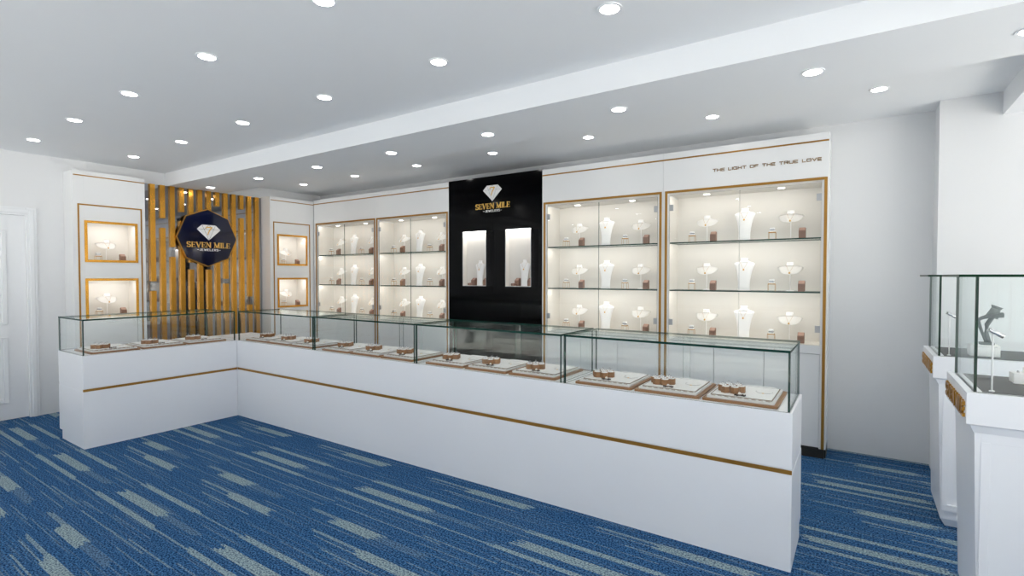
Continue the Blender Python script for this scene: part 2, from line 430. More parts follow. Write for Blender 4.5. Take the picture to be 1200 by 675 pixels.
# ------------------------------------------------------------------ ceiling downlights
def downlight_proto():
    t = thing('recessed_downlight', '', 'ceiling light')
    bm = bmesh.new()
    disc_ring(bm, 0, 0, -.004, .043, .056); 
    n = 28
    for (r, za, zb) in ((.056, -.004, 0.0), (.043, -.004, -.0015)):
        A = [bm.verts.new((r*math.cos(k*2*PI/n), r*math.sin(k*2*PI/n), za)) for k in range(n)]
        B = [bm.verts.new((r*math.cos(k*2*PI/n), r*math.sin(k*2*PI/n), zb)) for k in range(n)]
        for k in range(n): bm.faces.new((A[k], A[(k+1) % n], B[(k+1) % n], B[k]))
    obj('trim_ring', bm, M['ceiling'], t)
    bm = bmesh.new(); n = 28
    bm.faces.new([bm.verts.new((.043*math.cos(-k*2*PI/n), .043*math.sin(-k*2*PI/n), -.002)) for k in range(n)])
    obj('lamp_face', bm, M['lamp'], t, fix=False)
    register(t); return t
DL = downlight_proto()
ORD = ['nearest', 'second', 'third', 'fourth', 'fifth', 'sixth', 'seventh', 'eighth', 'ninth']
rows = [  # (y, z, first x, count, label stem)
    (2.195, ZC, -6.10, 8, 'round downlight in the main ceiling row beside the beam'),
    (1.43, ZC, -6.08, 7, 'round downlight in the outer main ceiling row'),
    (3.095, ZB, -6.43, 8, 'round downlight in the ceiling beam'),
    (4.105, ZC, -6.09, 7, 'round downlight in the ceiling behind the beam'),
]
for y, z, x0, n, stem in rows:
    for i in range(n):
        x = x0 + i*1.03
        if y == 3.095: x = x0 + i*1.031 - (i == 7)*0.0 + (0.005*i if i > 5 else 0)
        if y < 2.5 and x > .7: continue
        if i == 7 and y == 3.095: x = .60
        place(DL, (x, y, z), 0, f'{stem}, {ORD[i]} to the left wall' if i == 0 else f'{stem}, {ORD[i]} from the left wall', 'recessed ceiling downlights')
for y in (.45, -.55, -1.7):   # the room carries on behind the viewer
    for i in range(4):
        place(DL, (-5.6+i*2.0, y, ZC), 0, 'round recessed downlight in the ceiling behind the viewer', 'ceiling downlights behind the viewer')
for y in (-1.5, 1.0, 3.2):
    place(DL, (2.6, y, ZB), 0, 'round recessed downlight in the low ceiling over the right side of the room', 'downlights over the right side')

# ------------------------------------------------------------------ counters
FY, BY, FX, BX, ZT = 2.717, 3.19, -5.155, -5.74, .755
def counter_long():
    t = thing('display_counter', 'long white counter base with gold inlay line running along the shop to the right', 'counter', (-3.0, 2.95, 0))
    inv = Matrix.Translation((3.0, -2.95, 0))
    def P(name, bm, m):
        bm.transform(inv); return obj(name, bm, m, t)
    bm = bmesh.new()
    box(bm, BX, -.25, FY, BY, .488, ZT, .002)
    box(bm, BX, -.25, FY, BY-.07, 0, .462); box(bm, BX, -.25, BY-.07, BY, .075, .462)
    box(bm, BX+.005, -.252, FY+.008, BY-.005, .46, .49)
    P('body', bm, M['counter'])
    bm = bmesh.new(); box(bm, FX-.002, -.2505, FY+.002, FY+.01, .4625, .4815); P('gold_inlay', bm, M['goldline'])
    bm = bmesh.new(); box(bm, BX+.03, -.262, BY-.07, BY-.045, 0, .075); P('toe_kick', bm, M['plinth'])
    return t
counter_long()
def counter_short():
    t = thing('display_counter', 'short white counter arm at the left that joins the long one at a corner', 'counter', (-5.45, 2.1, 0))
    inv = Matrix.Translation((5.45, -2.1, 0))
    def P(name, bm, m):
        bm.transform(inv); return obj(name, bm, m, t)
    bm = bmesh.new()
    box(bm, BX, FX, 1.48, FY-.002, .488, ZT, .002)
    box(bm, BX+.07, FX, 1.48, FY-.002, 0, .462); box(bm, BX, BX+.07, 1.48, FY-.002, .075, .462)
    box(bm, BX+.005, FX-.008, 1.482, FY-.002, .46, .49)
    P('body', bm, M['counter'])
    bm = bmesh.new(); box(bm, FX-.01, FX-.002, 1.4805, FY-.003, .4625, .4815); P('gold_inlay', bm, M['goldline'])
    bm = bmesh.new(); box(bm, BX+.045, BX+.07, 1.49, FY-.003, 0, .075); P('toe_kick', bm, M['plinth'])
    return t
counter_short()

# glass cases: panes are thin boxes whose faces are clear and whose edges are green
def pane(name, parent, x0, x1, y0, y1, z0, z1, gm='pane', em='edge'):
    bm = bmesh.new(); fs = box(bm, x0, x1, y0, y1, z0, z1)
    d = [x1-x0, y1-y0, z1-z0]; k = d.index(min(d))
    bm.normal_update()
    for f in fs: f.material_index = 0 if abs(f.normal[k]) > .9 else 1
    return obj(name, bm, [M[gm], M[em]], parent)
GT = 1.048
def glass_case(label, L, D, loc, rz):
    """local: x along the front 0..L, y depth 0..D, front at y=0; base z=0"""
    t = thing('glass_case', label, 'display case', loc, rz, 'glass cases on the counter')
    H = GT-ZT; e = .010
    pane('front_pane', t, 0, L, 0, e, 0, H-.012)
    pane('side_pane', t, 0, e, e+.001, D-e-.001, 0, H-.012)
    pane('side_pane', t, L-e, L, e+.001, D-e-.001, 0, H-.012)
    pane('back_door', t, 0, L/2+.02, D-.006, D, 0, H-.012)
    pane('back_door', t, L/2-.02, L, D-.014, D-.008, 0, H-.012)
    pane('top_pane', t, 0, L, 0, D, H-.0118, H)
    bm = bmesh.new(); box(bm, .012, L-.012, D-.016, D+.002, 0.0005, .006); obj('door_track', bm, M['silver'], t)
    return t
seams = [(-5.135, -3.925), (-3.905, -2.708), (-2.690, -1.482), (-1.462, -.262)]
desc = ['glass case on the long counter next to the corner', 'glass case on the long counter, second from the corner',
        'glass case on the long counter in front of the black panel', 'glass case at the right-hand end of the long counter']
for (a, b), d_ in zip(seams, desc): glass_case('clear ' + d_, b-a, BY-.01-FY-.002, (a, FY+.002, ZT), 0)
glass_case('clear glass case on the short counter arm at the left', 2.70-1.484, .58, (FX-.002, 1.484, ZT), PI/2)

# ------------------------------------------------------------------ trays and what lies on them
def rrect(x0, x1, y0, y1, r, n=4):
    out = []
    for cx, cy, a in ((x1-r, y1-r, 0), (x0+r, y1-r, 90), (x0+r, y0+r, 180), (x1-r, y0+r, 270)):
        out += [(cx+r*math.cos(math.radians(a+90*i/n)), cy+r*math.sin(math.radians(a+90*i/n))) for i in range(n+1)]
    return out
TW, TD = .352, .40
def tray_proto():
    t = thing('jewelry_tray', '', 'tray', group='jewelry trays in the glass cases')
    bm = bmesh.new(); prism(bm, rrect(-TW/2, TW/2, 0, TD, .012), 0.0005, .013); obj('base', bm, M['tan'], t)
    bm = bmesh.new(); prism(bm, rrect(-TW/2+.018, TW/2-.018, .022, TD-.016, .008), .013, .024)
    top = prism
    pd = obj('pad', bm, M['pad'], t)
    bm = bmesh.new(); box(bm, -TW/2+.035, TW/2-.035, .062, TD-.035, .024, .0285, .001); obj('inset_cushion', bm, M['padwhite'], pd)
    bm = bmesh.new()
    x0, x1, y0, y1 = -TW/2+.03, TW/2-.03, .056, TD-.028
    for (a, b, c, d) in ((x0, x1, y0, y0+.0025), (x0, x1, y1-.0025, y1), (x0, x0+.0025, y0, y1), (x1-.0025, x1, y0, y1)):
        box(bm, a, b, c, d, .0238, .0268)
    obj('border_line', bm, M['line'], pd)
    bm = bmesh.new()
    for i in range(9):
        x = -.128 + i*.032; box(bm, x-.010, x+.010, .036, .041, .0238, .0256)
    obj('slot_row', bm, M['line'], pd)
    bm = bmesh.new(); box(bm, -.02, .125, TD-.05, TD-.040, .0285, .034, .001); obj('back_bar', bm, M['padwhite'], pd)
    register(t); return t
def hexpts(cx, cy, r): return [(cx+r*math.cos(PI/6+k*PI/3), cy+r*math.sin(PI/6+k*PI/3)) for k in range(6)]
HEX = [(-.0226, 0), (.0226, 0), (-.0452, .0392), (0, .0392), (.0452, .0392), (-.0226, .0784), (.0226, .0784)]
def cluster_proto():
    t = thing('honeycomb_display', '', 'ring display', group='honeycomb ring displays')
    for (x, y) in HEX:
        bm = bmesh.new(); prism(bm, hexpts(x, y, .0243), 0.0005, .032)
        b = obj('block', bm, M['tan'], t)
        bm = bmesh.new(); prism(bm, hexpts(x, y, .0196), .032, .0345)
        obj('cushion', bm, M['padwhite'], b)
    register(t); return t
def ring_proto():
    t = thing('ring', '', 'ring')
    bm = bmesh.new(); n, k = 14, 5; R, r = .0060, .0010; V = []
    for a in range(n):
        A = a*2*PI/n; V.append([bm.verts.new(((R+r*math.cos(b*2*PI/k))*math.cos(A), r*math.sin(b*2*PI/k), .0055+(R+r*math.cos(b*2*PI/k))*math.sin(A))) for b in range(k)])
    for a in range(n):
        for b in range(k): bm.faces.new((V[a][b], V[(a+1) % n][b], V[(a+1) % n][(b+1) % k], V[a][(b+1) % k]))
    obj('band', bm, M['silver'], t)
    bm = bmesh.new(); lathe(bm, [(.0005, .0112), (.0028, .0135), (.0025, .0150), (.001, .0155)], 6); obj('stone', bm, M['silver'], t)
    register(t); return t
def brooch_proto():
    t = thing('brooch', '', 'jewel', group='dark jewels at the front of the trays')
    bm = bmesh.new()
    for a in (-38, 22, 60):
        A = math.radians(a); dx, dy = .026*math.cos(A), .012*math.sin(A)
        tube(bm, (-dx, -dy, .004), (dx, dy, .005), .0026, 6)
        tube(bm, (dx, dy, .001), (dx, dy, .009), .0034, 6); tube(bm, (-dx, -dy, .001), (-dx, -dy, .009), .0034, 6)
    obj('setting', bm, M['darkbrown'], t)
    bm = bmesh.new(); bmesh.ops.create_uvsphere(bm, u_segments=10, v_segments=7, radius=.008, matrix=Matrix.Translation((-.004, .012, .009)))
    obj('bead', bm, M['pearl'], t); register(t); return t
def flat_necklace_proto():
    t = thing('chain_necklace', '', 'necklace', group='fine chains laid out on the tray cushions')
    bm = bmesh.new(); pts = []
    for i in range(19):
        a = math.radians(200 - i*220/18); pts.append((.04*math.cos(a), .045*math.sin(a)*-1, .0008))
    path(bm, pts, .0008, 4); obj('chain', bm, M['silver'], t)
    bm = bmesh.new(); lathe(bm, [(.001, .0003), (.0055, .0012), (.005, .003), (.001, .0038)], 8, 0, -.047); obj('pendant', bm, M['goldtext'], t)
    register(t); return t
TR, CL, RG, BR, NK = tray_proto(), cluster_proto(), ring_proto(), brooch_proto(), flat_necklace_proto()
NTH = ['left', 'middle', 'right']
tray_spots = []
units = ['corner case', 'second case from the corner', 'case before the black panel', 'case at the right end']
for (a, b), u in zip(seams, units):
    c = (a+b)/2
    for i in range(3): tray_spots.append(((c+(i-1)*.368, 2.755), 0, f'{NTH[i]} tray, {u}'))
for i in range(3): tray_spots.append(((FX-.04, 2.092+(i-1)*.368), PI/2, f'{["left", "middle", "right"][i]} tray, short arm case'))
for (x, y), rz, d_ in tray_spots:
    def loc(dx, dy, dz): return (x+dx*math.cos(rz)-dy*math.sin(rz), y+dx*math.sin(rz)+dy*math.cos(rz), ZT+dz)
    place(TR, loc(0, 0, 0), rz, f'brown edged jewelry tray, {d_}', 'jewelry trays in the glass cases')
    place(CL, loc(-.062, .125, .0285), rz, f'brown honeycomb ring blocks on the {d_}')
    for k, (hx, hy) in enumerate(HEX):
        place(RG, loc(-.062+hx, .125+hy, .0285+.0345), rz, f'tiny dark ring on the {d_}', f'rings on the {d_}')
    place(BR, loc(-.005, .072, .0287), rz, f'small dark crossed jewel on the {d_}')
    place(NK, loc(.085, .24, .0287), rz, f'flat silver chain on the {d_}')

# ------------------------------------------------------------------ wall showcases along the back wall
CY, CB, CT = 4.567, YB-.003, 2.485
def frame_strip(bm, x0, x1, z0, z1, w, y0, y1, bottom=True):
    box(bm, x0, x1, y0, y1, z1-w, z1); box(bm, x0, x0+w, y0, y1, z0, z1-w); box(bm, x1-w, x1, y0, y1, z0, z1-w)
    if bottom: box(bm, x0+w, x1-w, y0, y1, z0, z0+w)
def showcase(label, x0, x1, fx0, fx1, slogan=False):
    cx = (x0+x1)/2
    t = thing('wall_showcase', label, 'display cabinet', (cx, CY, 0), 0, 'tall white showcases on the back wall')
    T = Matrix.Translation((-cx, -CY, 0))
    def P(name, bm, m, par=None):
        bm.transform(T); return obj(name, bm, m, par or t)
    W, g = .02, .004
    n0, n1 = fx0+.035, fx1-.035           # niche opening
    bm = bmesh.new()
    box(bm, x0, x1, CY, CB, 2.13, CT, .0015)                 # header
    box(bm, x0, n0, CY, CB, .07, 2.13); box(bm, n1, x1, CY, CB, .07, 2.13)
    box(bm, n0, n1, CY+.03, CB, .07, .80)
    box(bm, n0, n1, CY, CB, .80, .862)
    P('carcass', bm, M['white'])
    bm = bmesh.new(); box(bm, n0, n1, 4.835, CB, .862, 2.13); box(bm, n0, n0+.003, CY+.012, 4.835, .862, 2.1); box(bm, n1-.003, n1, CY+.012, 4.835, .862, 2.1)
    box(bm, n0, n1, CY+.012, 4.835, 2.112, 2.13); box(bm, n0+.003, n1-.003, CY+.012, 4.835, .862, .866)
    P('lining', bm, M['inner'])
    bm = bmesh.new(); frame_strip(bm, fx0, fx1, .07, 2.148, W, CY-.006, CY+.0, False); P('gold_frame', bm, M['goldline'])
    bm = bmesh.new(); box(bm, x0, x1 - (.004 if slogan else 0), CY-.003, CY, 2.418, 2.43); P('gold_line', bm, M['goldline'])
    mid = (n0+n1)/2
    for k, (a, b) in enumerate(((n0+.004, mid-.002), (mid+.002, n1-.004))):
        bm = bmesh.new(); fs = box(bm, a, b, CY+.002, CY+.008, .868, 2.106); bm.normal_update()
        for f in fs: f.material_index = 0 if abs(f.normal.y) > .9 else 1
        dpane = P('glass_door', bm, [M['doorglass'], M['edge']])
        for z in (2.0, .99):
            bm = bmesh.new(); e = a if k == 0 else b; s = 1 if k == 0 else -1
            box(bm, e-s*.003, e+s*.032, CY-.001, CY+.013, z-.027, z+.027, .002); bm.transform(T); obj('hinge', bm, M['hinge'], dpane)
    for z in (1.695, 1.275):
        bm = bmesh.new(); fs = box(bm, n0+.004, n1-.004, CY+.02, 4.834, z-.010, z); bm.normal_update()
        for f in fs: f.material_index = 0 if abs(f.normal.z) > .9 else 1
        P('glass_shelf', bm, [M['shelfglass'], M['edge']])
    for k in range(3):
        w3 = (n1-n0)/3
        bm = bmesh.new(); box(bm, n0+k*w3+.002, n0+(k+1)*w3-.002, CY+.008, CY+.03, .078, .795, .0015); P('lower_door', bm, M['white'])
    bm = bmesh.new(); box(bm, x0, x1, CY+.02, CB, 0, .07); P('plinth', bm, M['plinth'])
    bm = bmesh.new(); box(bm, fx0, fx1, CY-.004, CY+.02, .0, .07); P('plinth_face', bm, M['plinth'])
    for k in (.25, .75):
        px_ = n0+(n1-n0)*k
        bm = bmesh.new(); lathe(bm, [(.034, 2.1095), (.036, 2.112)], 20, px_, 4.69)
        rg = P('light_trim', bm, M['white'])
        bm = bmesh.new(); bm.faces.new([bm.verts.new((px_+.027*math.cos(-q*2*PI/20), 4.69+.027*math.sin(-q*2*PI/20), 2.1085)) for q in range(20)])
        bm.transform(T); obj('light_face', bm, M['puck'], rg, fix=False)
    if slogan:
        p, w = letters('THE LIGHT OF THE TRUE LOVE', BLOCK, .03, .0135, .0072)
        sc = .785/w
        p = [[Vector((v[0]*sc, v[1]*(sc if sc < 1.2 else 1.2))) for v in q] for q in p]
        put_letters('slogan', p, 0, M['darkgold'], t, (-1.035-cx, 0, 2.277), (1, 0, 0), (0, 0, 1), (0, -1, 0), .004, False)
    # added area lights under header and shelves, to even out the interior
    ld = bpy.data.lights.new('showcase_fill', 'AREA'); ld.shape = 'RECTANGLE'; ld.size = n1-n0-.06; ld.size_y = .05
    ld.energy = 1.15; ld.color = (1, .95, .88)
    lo = bpy.data.objects.new('fill_light', ld); C.objects.link(lo); lo.parent = t
    lo.location = (0, 4.60-CY, 2.105); lo.rotation_euler = (math.radians(22), 0, 0)
    for z in (1.682, 1.262):
        l2 = lo.copy(); C.objects.link(l2); l2.location = (0, 4.60-CY, z)
    return (n0, n1)
CABS = [
    ('tall white showcase in the back left corner', -6.535, -5.218, -6.485, -5.230, 'back corner showcase'),
    ('tall white showcase directly left of the black panel', -5.217, -3.972, -5.206, -3.985, 'showcase left of black panel'),
    ('tall white showcase directly right of the black panel', -2.708, -1.457, -2.690, -1.470, 'showcase right of black panel'),
    ('tall white showcase at the far right, under the gold slogan', -1.456, -.197, -1.440, -.208, 'rightmost showcase'),
]
NI = [showcase(l, a, b, c, d, 'slogan' in l) for (l, a, b, c, d, s) in CABS]

# black feature panel with two projecting light boxes
bp = thing('feature_panel', 'tall glossy black wall panel with white diamond logo and two light boxes', 'wall panel', (-3.34, CY, 0))
bm = bmesh.new(); box(bm, -3.971+3.34, -3.341+3.34, 0, CB-CY, 0, 2.492, .001); box(bm, -3.339+3.34, -2.709+3.34, 0, CB-CY, 0, 2.492, .001)
obj('panel', bm, M['black'], bp)
logo(bp, (-.002, 0, 2.340), (1, 0, 0), (0, 0, 1), (0, -1, 0), .127)
for (a, b) in ((-3.703, -3.372), (-3.118, -2.797)):
    bm = bmesh.new(); y0, y1, z0, z1, w = -.077, -.001, 1.285, 1.892, .004
    a_, b_ = a+3.34, b+3.34
    box(bm, a_, b_, y0, y1, z0, z0+w); box(bm, a_, b_, y0, y1, z1-w, z1); box(bm, a_, a_+w, y0, y1, z0+w, z1-w); box(bm, b_-w, b_, y0, y1, z0+w, z1-w)
    cs = obj('light_box', bm, M['silver'], bp)
    bm = bmesh.new(); box(bm, a_+w, b_-w, -.006, -.001, z0+w, z1-w)
    box(bm, a_+w, a_+w+.002, y0+.003, -.006, z0+w, z1-w); box(bm, b_-w-.002, b_-w, y0+.003, -.006, z0+w, z1-w)
    box(bm, a_+w+.002, b_-w-.002, y0+.003, -.006, z0+w, z0+w+.002)
    obj('lining', bm, M['inner'], cs)
    bm = bmesh.new(); box(bm, a_+w+.004, b_-w-.004, y0+.004, -.008, z1-w-.003, z1-w-.0005); obj('light_face', bm, emission('led_panel', (1, .97, .93), 9), cs)

# ------------------------------------------------------------------ left wall group
SX = -6.54
def side_cabinet(label, y0, y1, oy0, oy1, ny0, ny1):
    t = thing('niche_cabinet', label, 'display cabinet', (SX, (y0+y1)/2, 0), 0, 'tall white niche cabinets on the left wall')
    T = Matrix.Translation((-SX, -(y0+y1)/2, 0)); XB = XL+.002
    def P(name, bm, m, par=None):
        bm.transform(T); return obj(name, bm, m, par or t)
    bm = bmesh.new(); Z = [(1.54, 1.965), (.965, 1.372)]
    box(bm, XB, SX, y0, ny0, .06, 2.466, .001); box(bm, XB, SX, ny1, y1, .06, 2.466, .001)
    box(bm, XB, SX, ny0, ny1, 1.965, 2.466); box(bm, XB, SX, ny0, ny1, 1.372, 1.54); box(bm, XB, SX, ny0, ny1, .06, .965)
    P('carcass', bm, M['white'])
    bm = bmesh.new(); box(bm, XB, SX-.02, y0+.01, y1-.01, 0, .06); P('plinth', bm, M['plinth'])
    bm = bmesh.new()
    def fr(a, b, z0, z1, w, bot=True, d=.008):
        box(bm, SX, SX+d, a, b, z1-w, z1); box(bm, SX, SX+d, a, a+w, z0, z1-w); box(bm, SX, SX+d, b-w, b, z0, z1-w)
        if bot: box(bm, SX, SX+d, a+w, b-w, z0, z0+w)
    fr(oy0, oy1, .12, 2.131, .014, True, .004); P('outer_gold_frame', bm, M['goldline'])
    bm = bmesh.new(); box(bm, SX, SX+.003, y0+.01, y1, 2.412, 2.422); P('gold_line', bm, M['goldline'])
    for z0, z1 in Z:
        bm = bmesh.new(); fr(ny0, ny1, z0, z1, .024); f = P('niche_frame', bm, M['goldslat'])
        bm = bmesh.new(); i0, i1, k0, k1 = ny0+.002, ny1-.002, z0+.002, z1-.002
        box(bm, XB+.0, XB+.012, i0, i1, k0, k1); box(bm, XB+.012, SX-.001, i0, i0+.004, k0, k1); box(bm, XB+.012, SX-.001, i1-.004, i1, k0, k1)
        box(bm, XB+.012, SX-.001, i0, i1, k0, k0+.004); box(bm, XB+.012, SX-.001, i0, i1, k1-.004, k1)
        bm.transform(T); obj('niche_lining', bm, M['inner'], f)
        ym = (ny0+ny1)/2
        bm = bmesh.new(); bm.faces.new([bm.verts.new((-6.66+.03*math.cos(-q*2*PI/20), ym+.03*math.sin(-q*2*PI/20), z1-.0075)) for q in range(20)])
        bm.transform(T); obj('light_face', bm, M['puck'], f, fix=False)
        ld = bpy.data.lights.new('niche_fill', 'AREA'); ld.shape = 'RECTANGLE'; ld.size = .05; ld.size_y = .4; ld.energy = .6; ld.color = (1, .98, .95)  # added area light that brightens the niche
        lo = bpy.data.objects.new('fill_light', ld); C.objects.link(lo); lo.parent = t; lo.location = (-.05, 0, z1-.03); lo.rotation_euler = (0, math.radians(20), 0)
side_cabinet('tall white cabinet with two gold framed niches nearest the door', 1.82, 2.452, 1.859, 2.422, 1.912, 2.378)
side_cabinet('tall white cabinet with two gold framed niches in the back corner', 3.905, 4.564, 3.948, 4.505, 4.002, 4.461)

sp = thing('slat_screen', 'smoked mirror wall panel behind vertical gold slats', 'wall panel', (-6.79, 3.18, 0))
T = Matrix.Translation((6.79, -3.18, 0))
bm = bmesh.new(); box(bm, -6.796, -6.747, 2.456, 3.900, 0.002, 2.452); bm.transform(T); obj('mirror_back', bm, M['mirror'], sp)
gaps = {0: [(1.226, 1.336)], 1: [(1.957, 2.069)], 2: [(1.623, 1.737)], 3: [(2.05, 2.162)], 4: [(1.477, 1.56)], 6: [(1.477, 1.56)], 7: [(2.16, 2.274)], 8: [(1.3, 1.36)], 10: [(2.154, 2.269)], 11: [(1.016, 1.124)]}
for i in range(13):
    y = 2.572 + i*.1027; z = [0.002]
    bm = bmesh.new(); lo = 0.002
    for (a, b) in gaps.get(i, []): box(bm, -6.746, -6.72, y, y+.052, lo, a, .0015); lo = b
    box(bm, -6.746, -6.72, y, y+.052, lo, 2.452, .0015)
    bm.transform(T); obj('gold_slat', bm, M['goldslat'], sp)

# octagonal logo sign
sg = thing('logo_sign', 'navy octagonal sign with white diamond and gold lettering on the gold slats', 'sign', (-6.715, 3.182, 1.868))
def octo(r, a0=90): return [(r*math.cos(math.radians(a0+45*k)), r*math.sin(math.radians(a0+45*k))) for k in range(8)]
bm = bmesh.new(); prism(bm, octo(.358), 0.0, .022, 'x'); obj('gold_rim', bm, M['gold'], sg)
bm = bmesh.new(); prism(bm, octo(.346), .0221, .026, 'x'); obj('face', bm, M['navy'], sg)
logo(sg, (.026, .01, .103), (0, 1, 0), (0, 0, 1), (1, 0, 0), .140)

# ------------------------------------------------------------------ showcase contents
def stand_proto():
    t = thing('ring_stand', '', 'display stand', group='gold wire ring stands')
    bm = bmesh.new(); h, w, r = .055, .026, .0014
    for sx in (-1, 1):
        for sy in (-1, 1):
            tube(bm, (sx*w, sy*w*.8, .0006), (sx*w, sy*w*.8, h), r, 5)
        tube(bm, (sx*w, -w*.8, h), (sx*w, w*.8, h), r, 5); tube(bm, (sx*w, -w*.8, .002), (sx*w, w*.8, .002), r, 5)
        tube(bm, (-w, sx*w*.8, h), (w, sx*w*.8, h), r, 5)
    box(bm, -w, w, -w*.8, w*.8, h, h+.005)
    obj('gold_frame', bm, M['gold'], t)
    bm = bmesh.new(); box(bm, -.020, .020, -.016, .016, h+.005, h+.016, .002); box(bm, -.018, .018, -.015, .015, h+.026, h+.040, .003)
    c = obj('cushion', bm, M['bust'], t)
    bm = bmesh.new(); box(bm, -.017, .017, -.0145, .0145, h+.016, h+.026); obj('slot_band', bm, M['silver'], c)
    register(t); return t
def box_proto():
    t = thing('ring_box', '', 'ring box', group='brown ring boxes')
    bm = bmesh.new(); w, d, h0, h1 = .024, .024, .058, .083
    prism(bm, [(-d, 0.0005), (d, 0.0005), (d, h1), (d-.012, h1), (-d, h0)], -w, w, 'x')
    bmesh.ops.bevel(bm, geom=list(bm.edges), offset=.0015, segments=1, affect='EDGES')
    obj('body', bm, M['brown'], t)
    bm = bmesh.new(); prism(bm, [(-d+.003, h0+.0035), (d-.014, h1+.0005), (d-.014, h1+.0025), (-d+.003, h0+.0055)], -w+.004, w-.004, 'x')
    obj('cushion', bm, M['browntop'], t)
    register(t); return t
def fan_proto():
    t = thing('fan_bust', '', 'necklace bust', group='fan-shaped necklace busts')
    bm = bmesh.new(); top = .225; nu, nv = 16, 8; G = []
    for j in range(nv+1):
        v = j/nv; hw = .092*math.sqrt(max(0, 1-v**2.2)) if v > 0 else .092
        hw = max(hw, .002)
        rowv = []
        for i in range(nu+1):
            u = -1+2*i/nu
            z = top-.014-.078*v-.016*abs(u)**1.5*(1-v); y = -.058*v + .034*(u*hw/.092)**2 - .002
            rowv.append(bm.verts.new((u*hw, y, z)))
        G.append(rowv)
    for j in range(nv):
        for i in range(nu):
            f = bm.faces.new((G[j][i], G[j][i+1], G[j+1][i+1], G[j+1][i])); f.smooth = True
    bmesh.ops.solidify(bm, geom=list(bm.faces), thickness=.007)
    lathe(bm, [(.036, top-.020), (.030, top-.012), (.026, top+.006), (.027, top+.010)], 16, 0, .006, .7)
    obj('bust', bm, M['bust'], t)
    bm = bmesh.new(); tube(bm, (0, .006, .004), (0, .006, top-.055), .0035, 8); obj('stem', bm, M['bust'], t)
    bm = bmesh.new(); lathe(bm, [(.030, .0005), (.030, .004), (.005, .007)], 20, 0, .006); obj('foot', bm, M['bust'], t)
    register(t); return t
def tall_proto():
    t = thing('tall_bust', '', 'necklace bust', group='tall necklace busts')
    bm = bmesh.new()
    prof = [(.048, .0005), (.046, .03), (.047, .07), (.053, .12), (.063, .17), (.078, .212), (.083, .226), (.070, .236), (.046, .243), (.031, .250), (.027, .262), (.030, .272), (.029, .276)]
    n = 24; rings = []
    for r, z in prof:
        dep = .35 if z < .24 else .75
        lean = -.012 if z < .03 else -.012 + .03*(z/.27)
        rings.append([bm.verts.new((r*math.cos(k*2*PI/n), lean+dep*r*math.sin(k*2*PI/n), z)) for k in range(n)])
    for a, b in zip(rings, rings[1:]):
        for k in range(n):
            f = bm.faces.new((a[k], a[(k+1) % n], b[(k+1) % n], b[k])); f.smooth = True
    bm.faces.new(rings[0][::-1]); bm.faces.new(rings[-1])
    obj('bust', bm, M['bust'], t)
    register(t); return t
def pend_proto(kind):
    t = thing('pendant_necklace', '', 'necklace', group='gold pendant necklaces on the busts')
    bm = bmesh.new(); pts = []
    if kind == 'fan': W, zt, zb, yf, yb = .030, .218, .152, -.056, -.018
    else: W, zt, zb, yf, yb = .032, .246, .180, -.026, -.020
    for i in range(13):
        s = -1+2*i/12; z = zb+(zt-zb)*abs(s)**1.2; y = yf+(yb-yf)*abs(s)
        pts.append((W*s, y, z))
    path(bm, pts, .0007, 4); obj('chain', bm, M['gold'], t)
    bm = bmesh.new(); bmesh.ops.create_uvsphere(bm, u_segments=10, v_segments=6, radius=.0075, matrix=Matrix.Translation((0, yf-.003, zb-.005)) @ Matrix.Diagonal((1, .5, 1, 1)))
    obj('pendant', bm, M['goldtext'], t); register(t); return t
def roll_proto():
    t = thing('ring_roll', '', 'ring display', group='low brown ring rolls in the light boxes')
    bm = bmesh.new(); r = .014
    tube(bm, (-.026, 0, r+.0006), (.026, 0, r+.0006), r, 14); tube(bm, (-.030, 0, r+.0006), (-.026, 0, r+.0006), .009, 12, r); tube(bm, (.026, 0, r+.0006), (.030, 0, r+.0006), r, 12, .009)
    obj('roll', bm, M['brown'], t)
    bm = bmesh.new(); tube(bm, (-.003, 0, r+.0006), (.003, 0, r+.0006), r+.0025, 14); obj('slot_band', bm, M['browntop'], t)
    register(t); return t
ST, BX_, FN, TL, PF, PT, RR = stand_proto(), box_proto(), fan_proto(), tall_proto(), pend_proto('fan'), pend_proto('tall'), roll_proto()
rel = [(.152, 'stand'), (.242, 'fan'), (.310, 'box'), (.512, 'tall'), (.700, 'stand'), (.806, 'fan'), (.885, 'box')]
for (n0, n1), cab in zip(NI, CABS):
    sh = cab[5]
    for z, zn in ((1.6955, 'top shelf'), (1.2755, 'middle shelf'), (.8665, 'bottom')):
        for r, kind in rel:
            x = n0+(n1-n0)*r; side = 'left' if r < .5 else 'right'
            where = f'{zn}, {sh}'
            if kind == 'stand': place(ST, (x, 4.665, z), 0, f'gold wire ring stand, {side} half, {where}', 'gold wire ring stands')
            if kind == 'box': place(BX_, (x, 4.645, z), 0, f'brown ring box, {side} half, {where}', 'brown ring boxes')
            if kind == 'fan':
                place(FN, (x, 4.75, z), 0, f'white fan-shaped bust, {side} half, {where}', 'fan-shaped necklace busts')
                place(PF, (x, 4.75, z), 0, f'gold pendant on {side} fan bust, {where}', 'gold pendant necklaces on the busts')
            if kind == 'tall':
                place(TL, (x, 4.715, z), 0, f'tall white necklace bust, middle of {where}', 'tall necklace busts')
                place(PT, (x, 4.715, z), 0, f'gold pendant on tall bust, {where}', 'gold pendant necklaces on the busts')
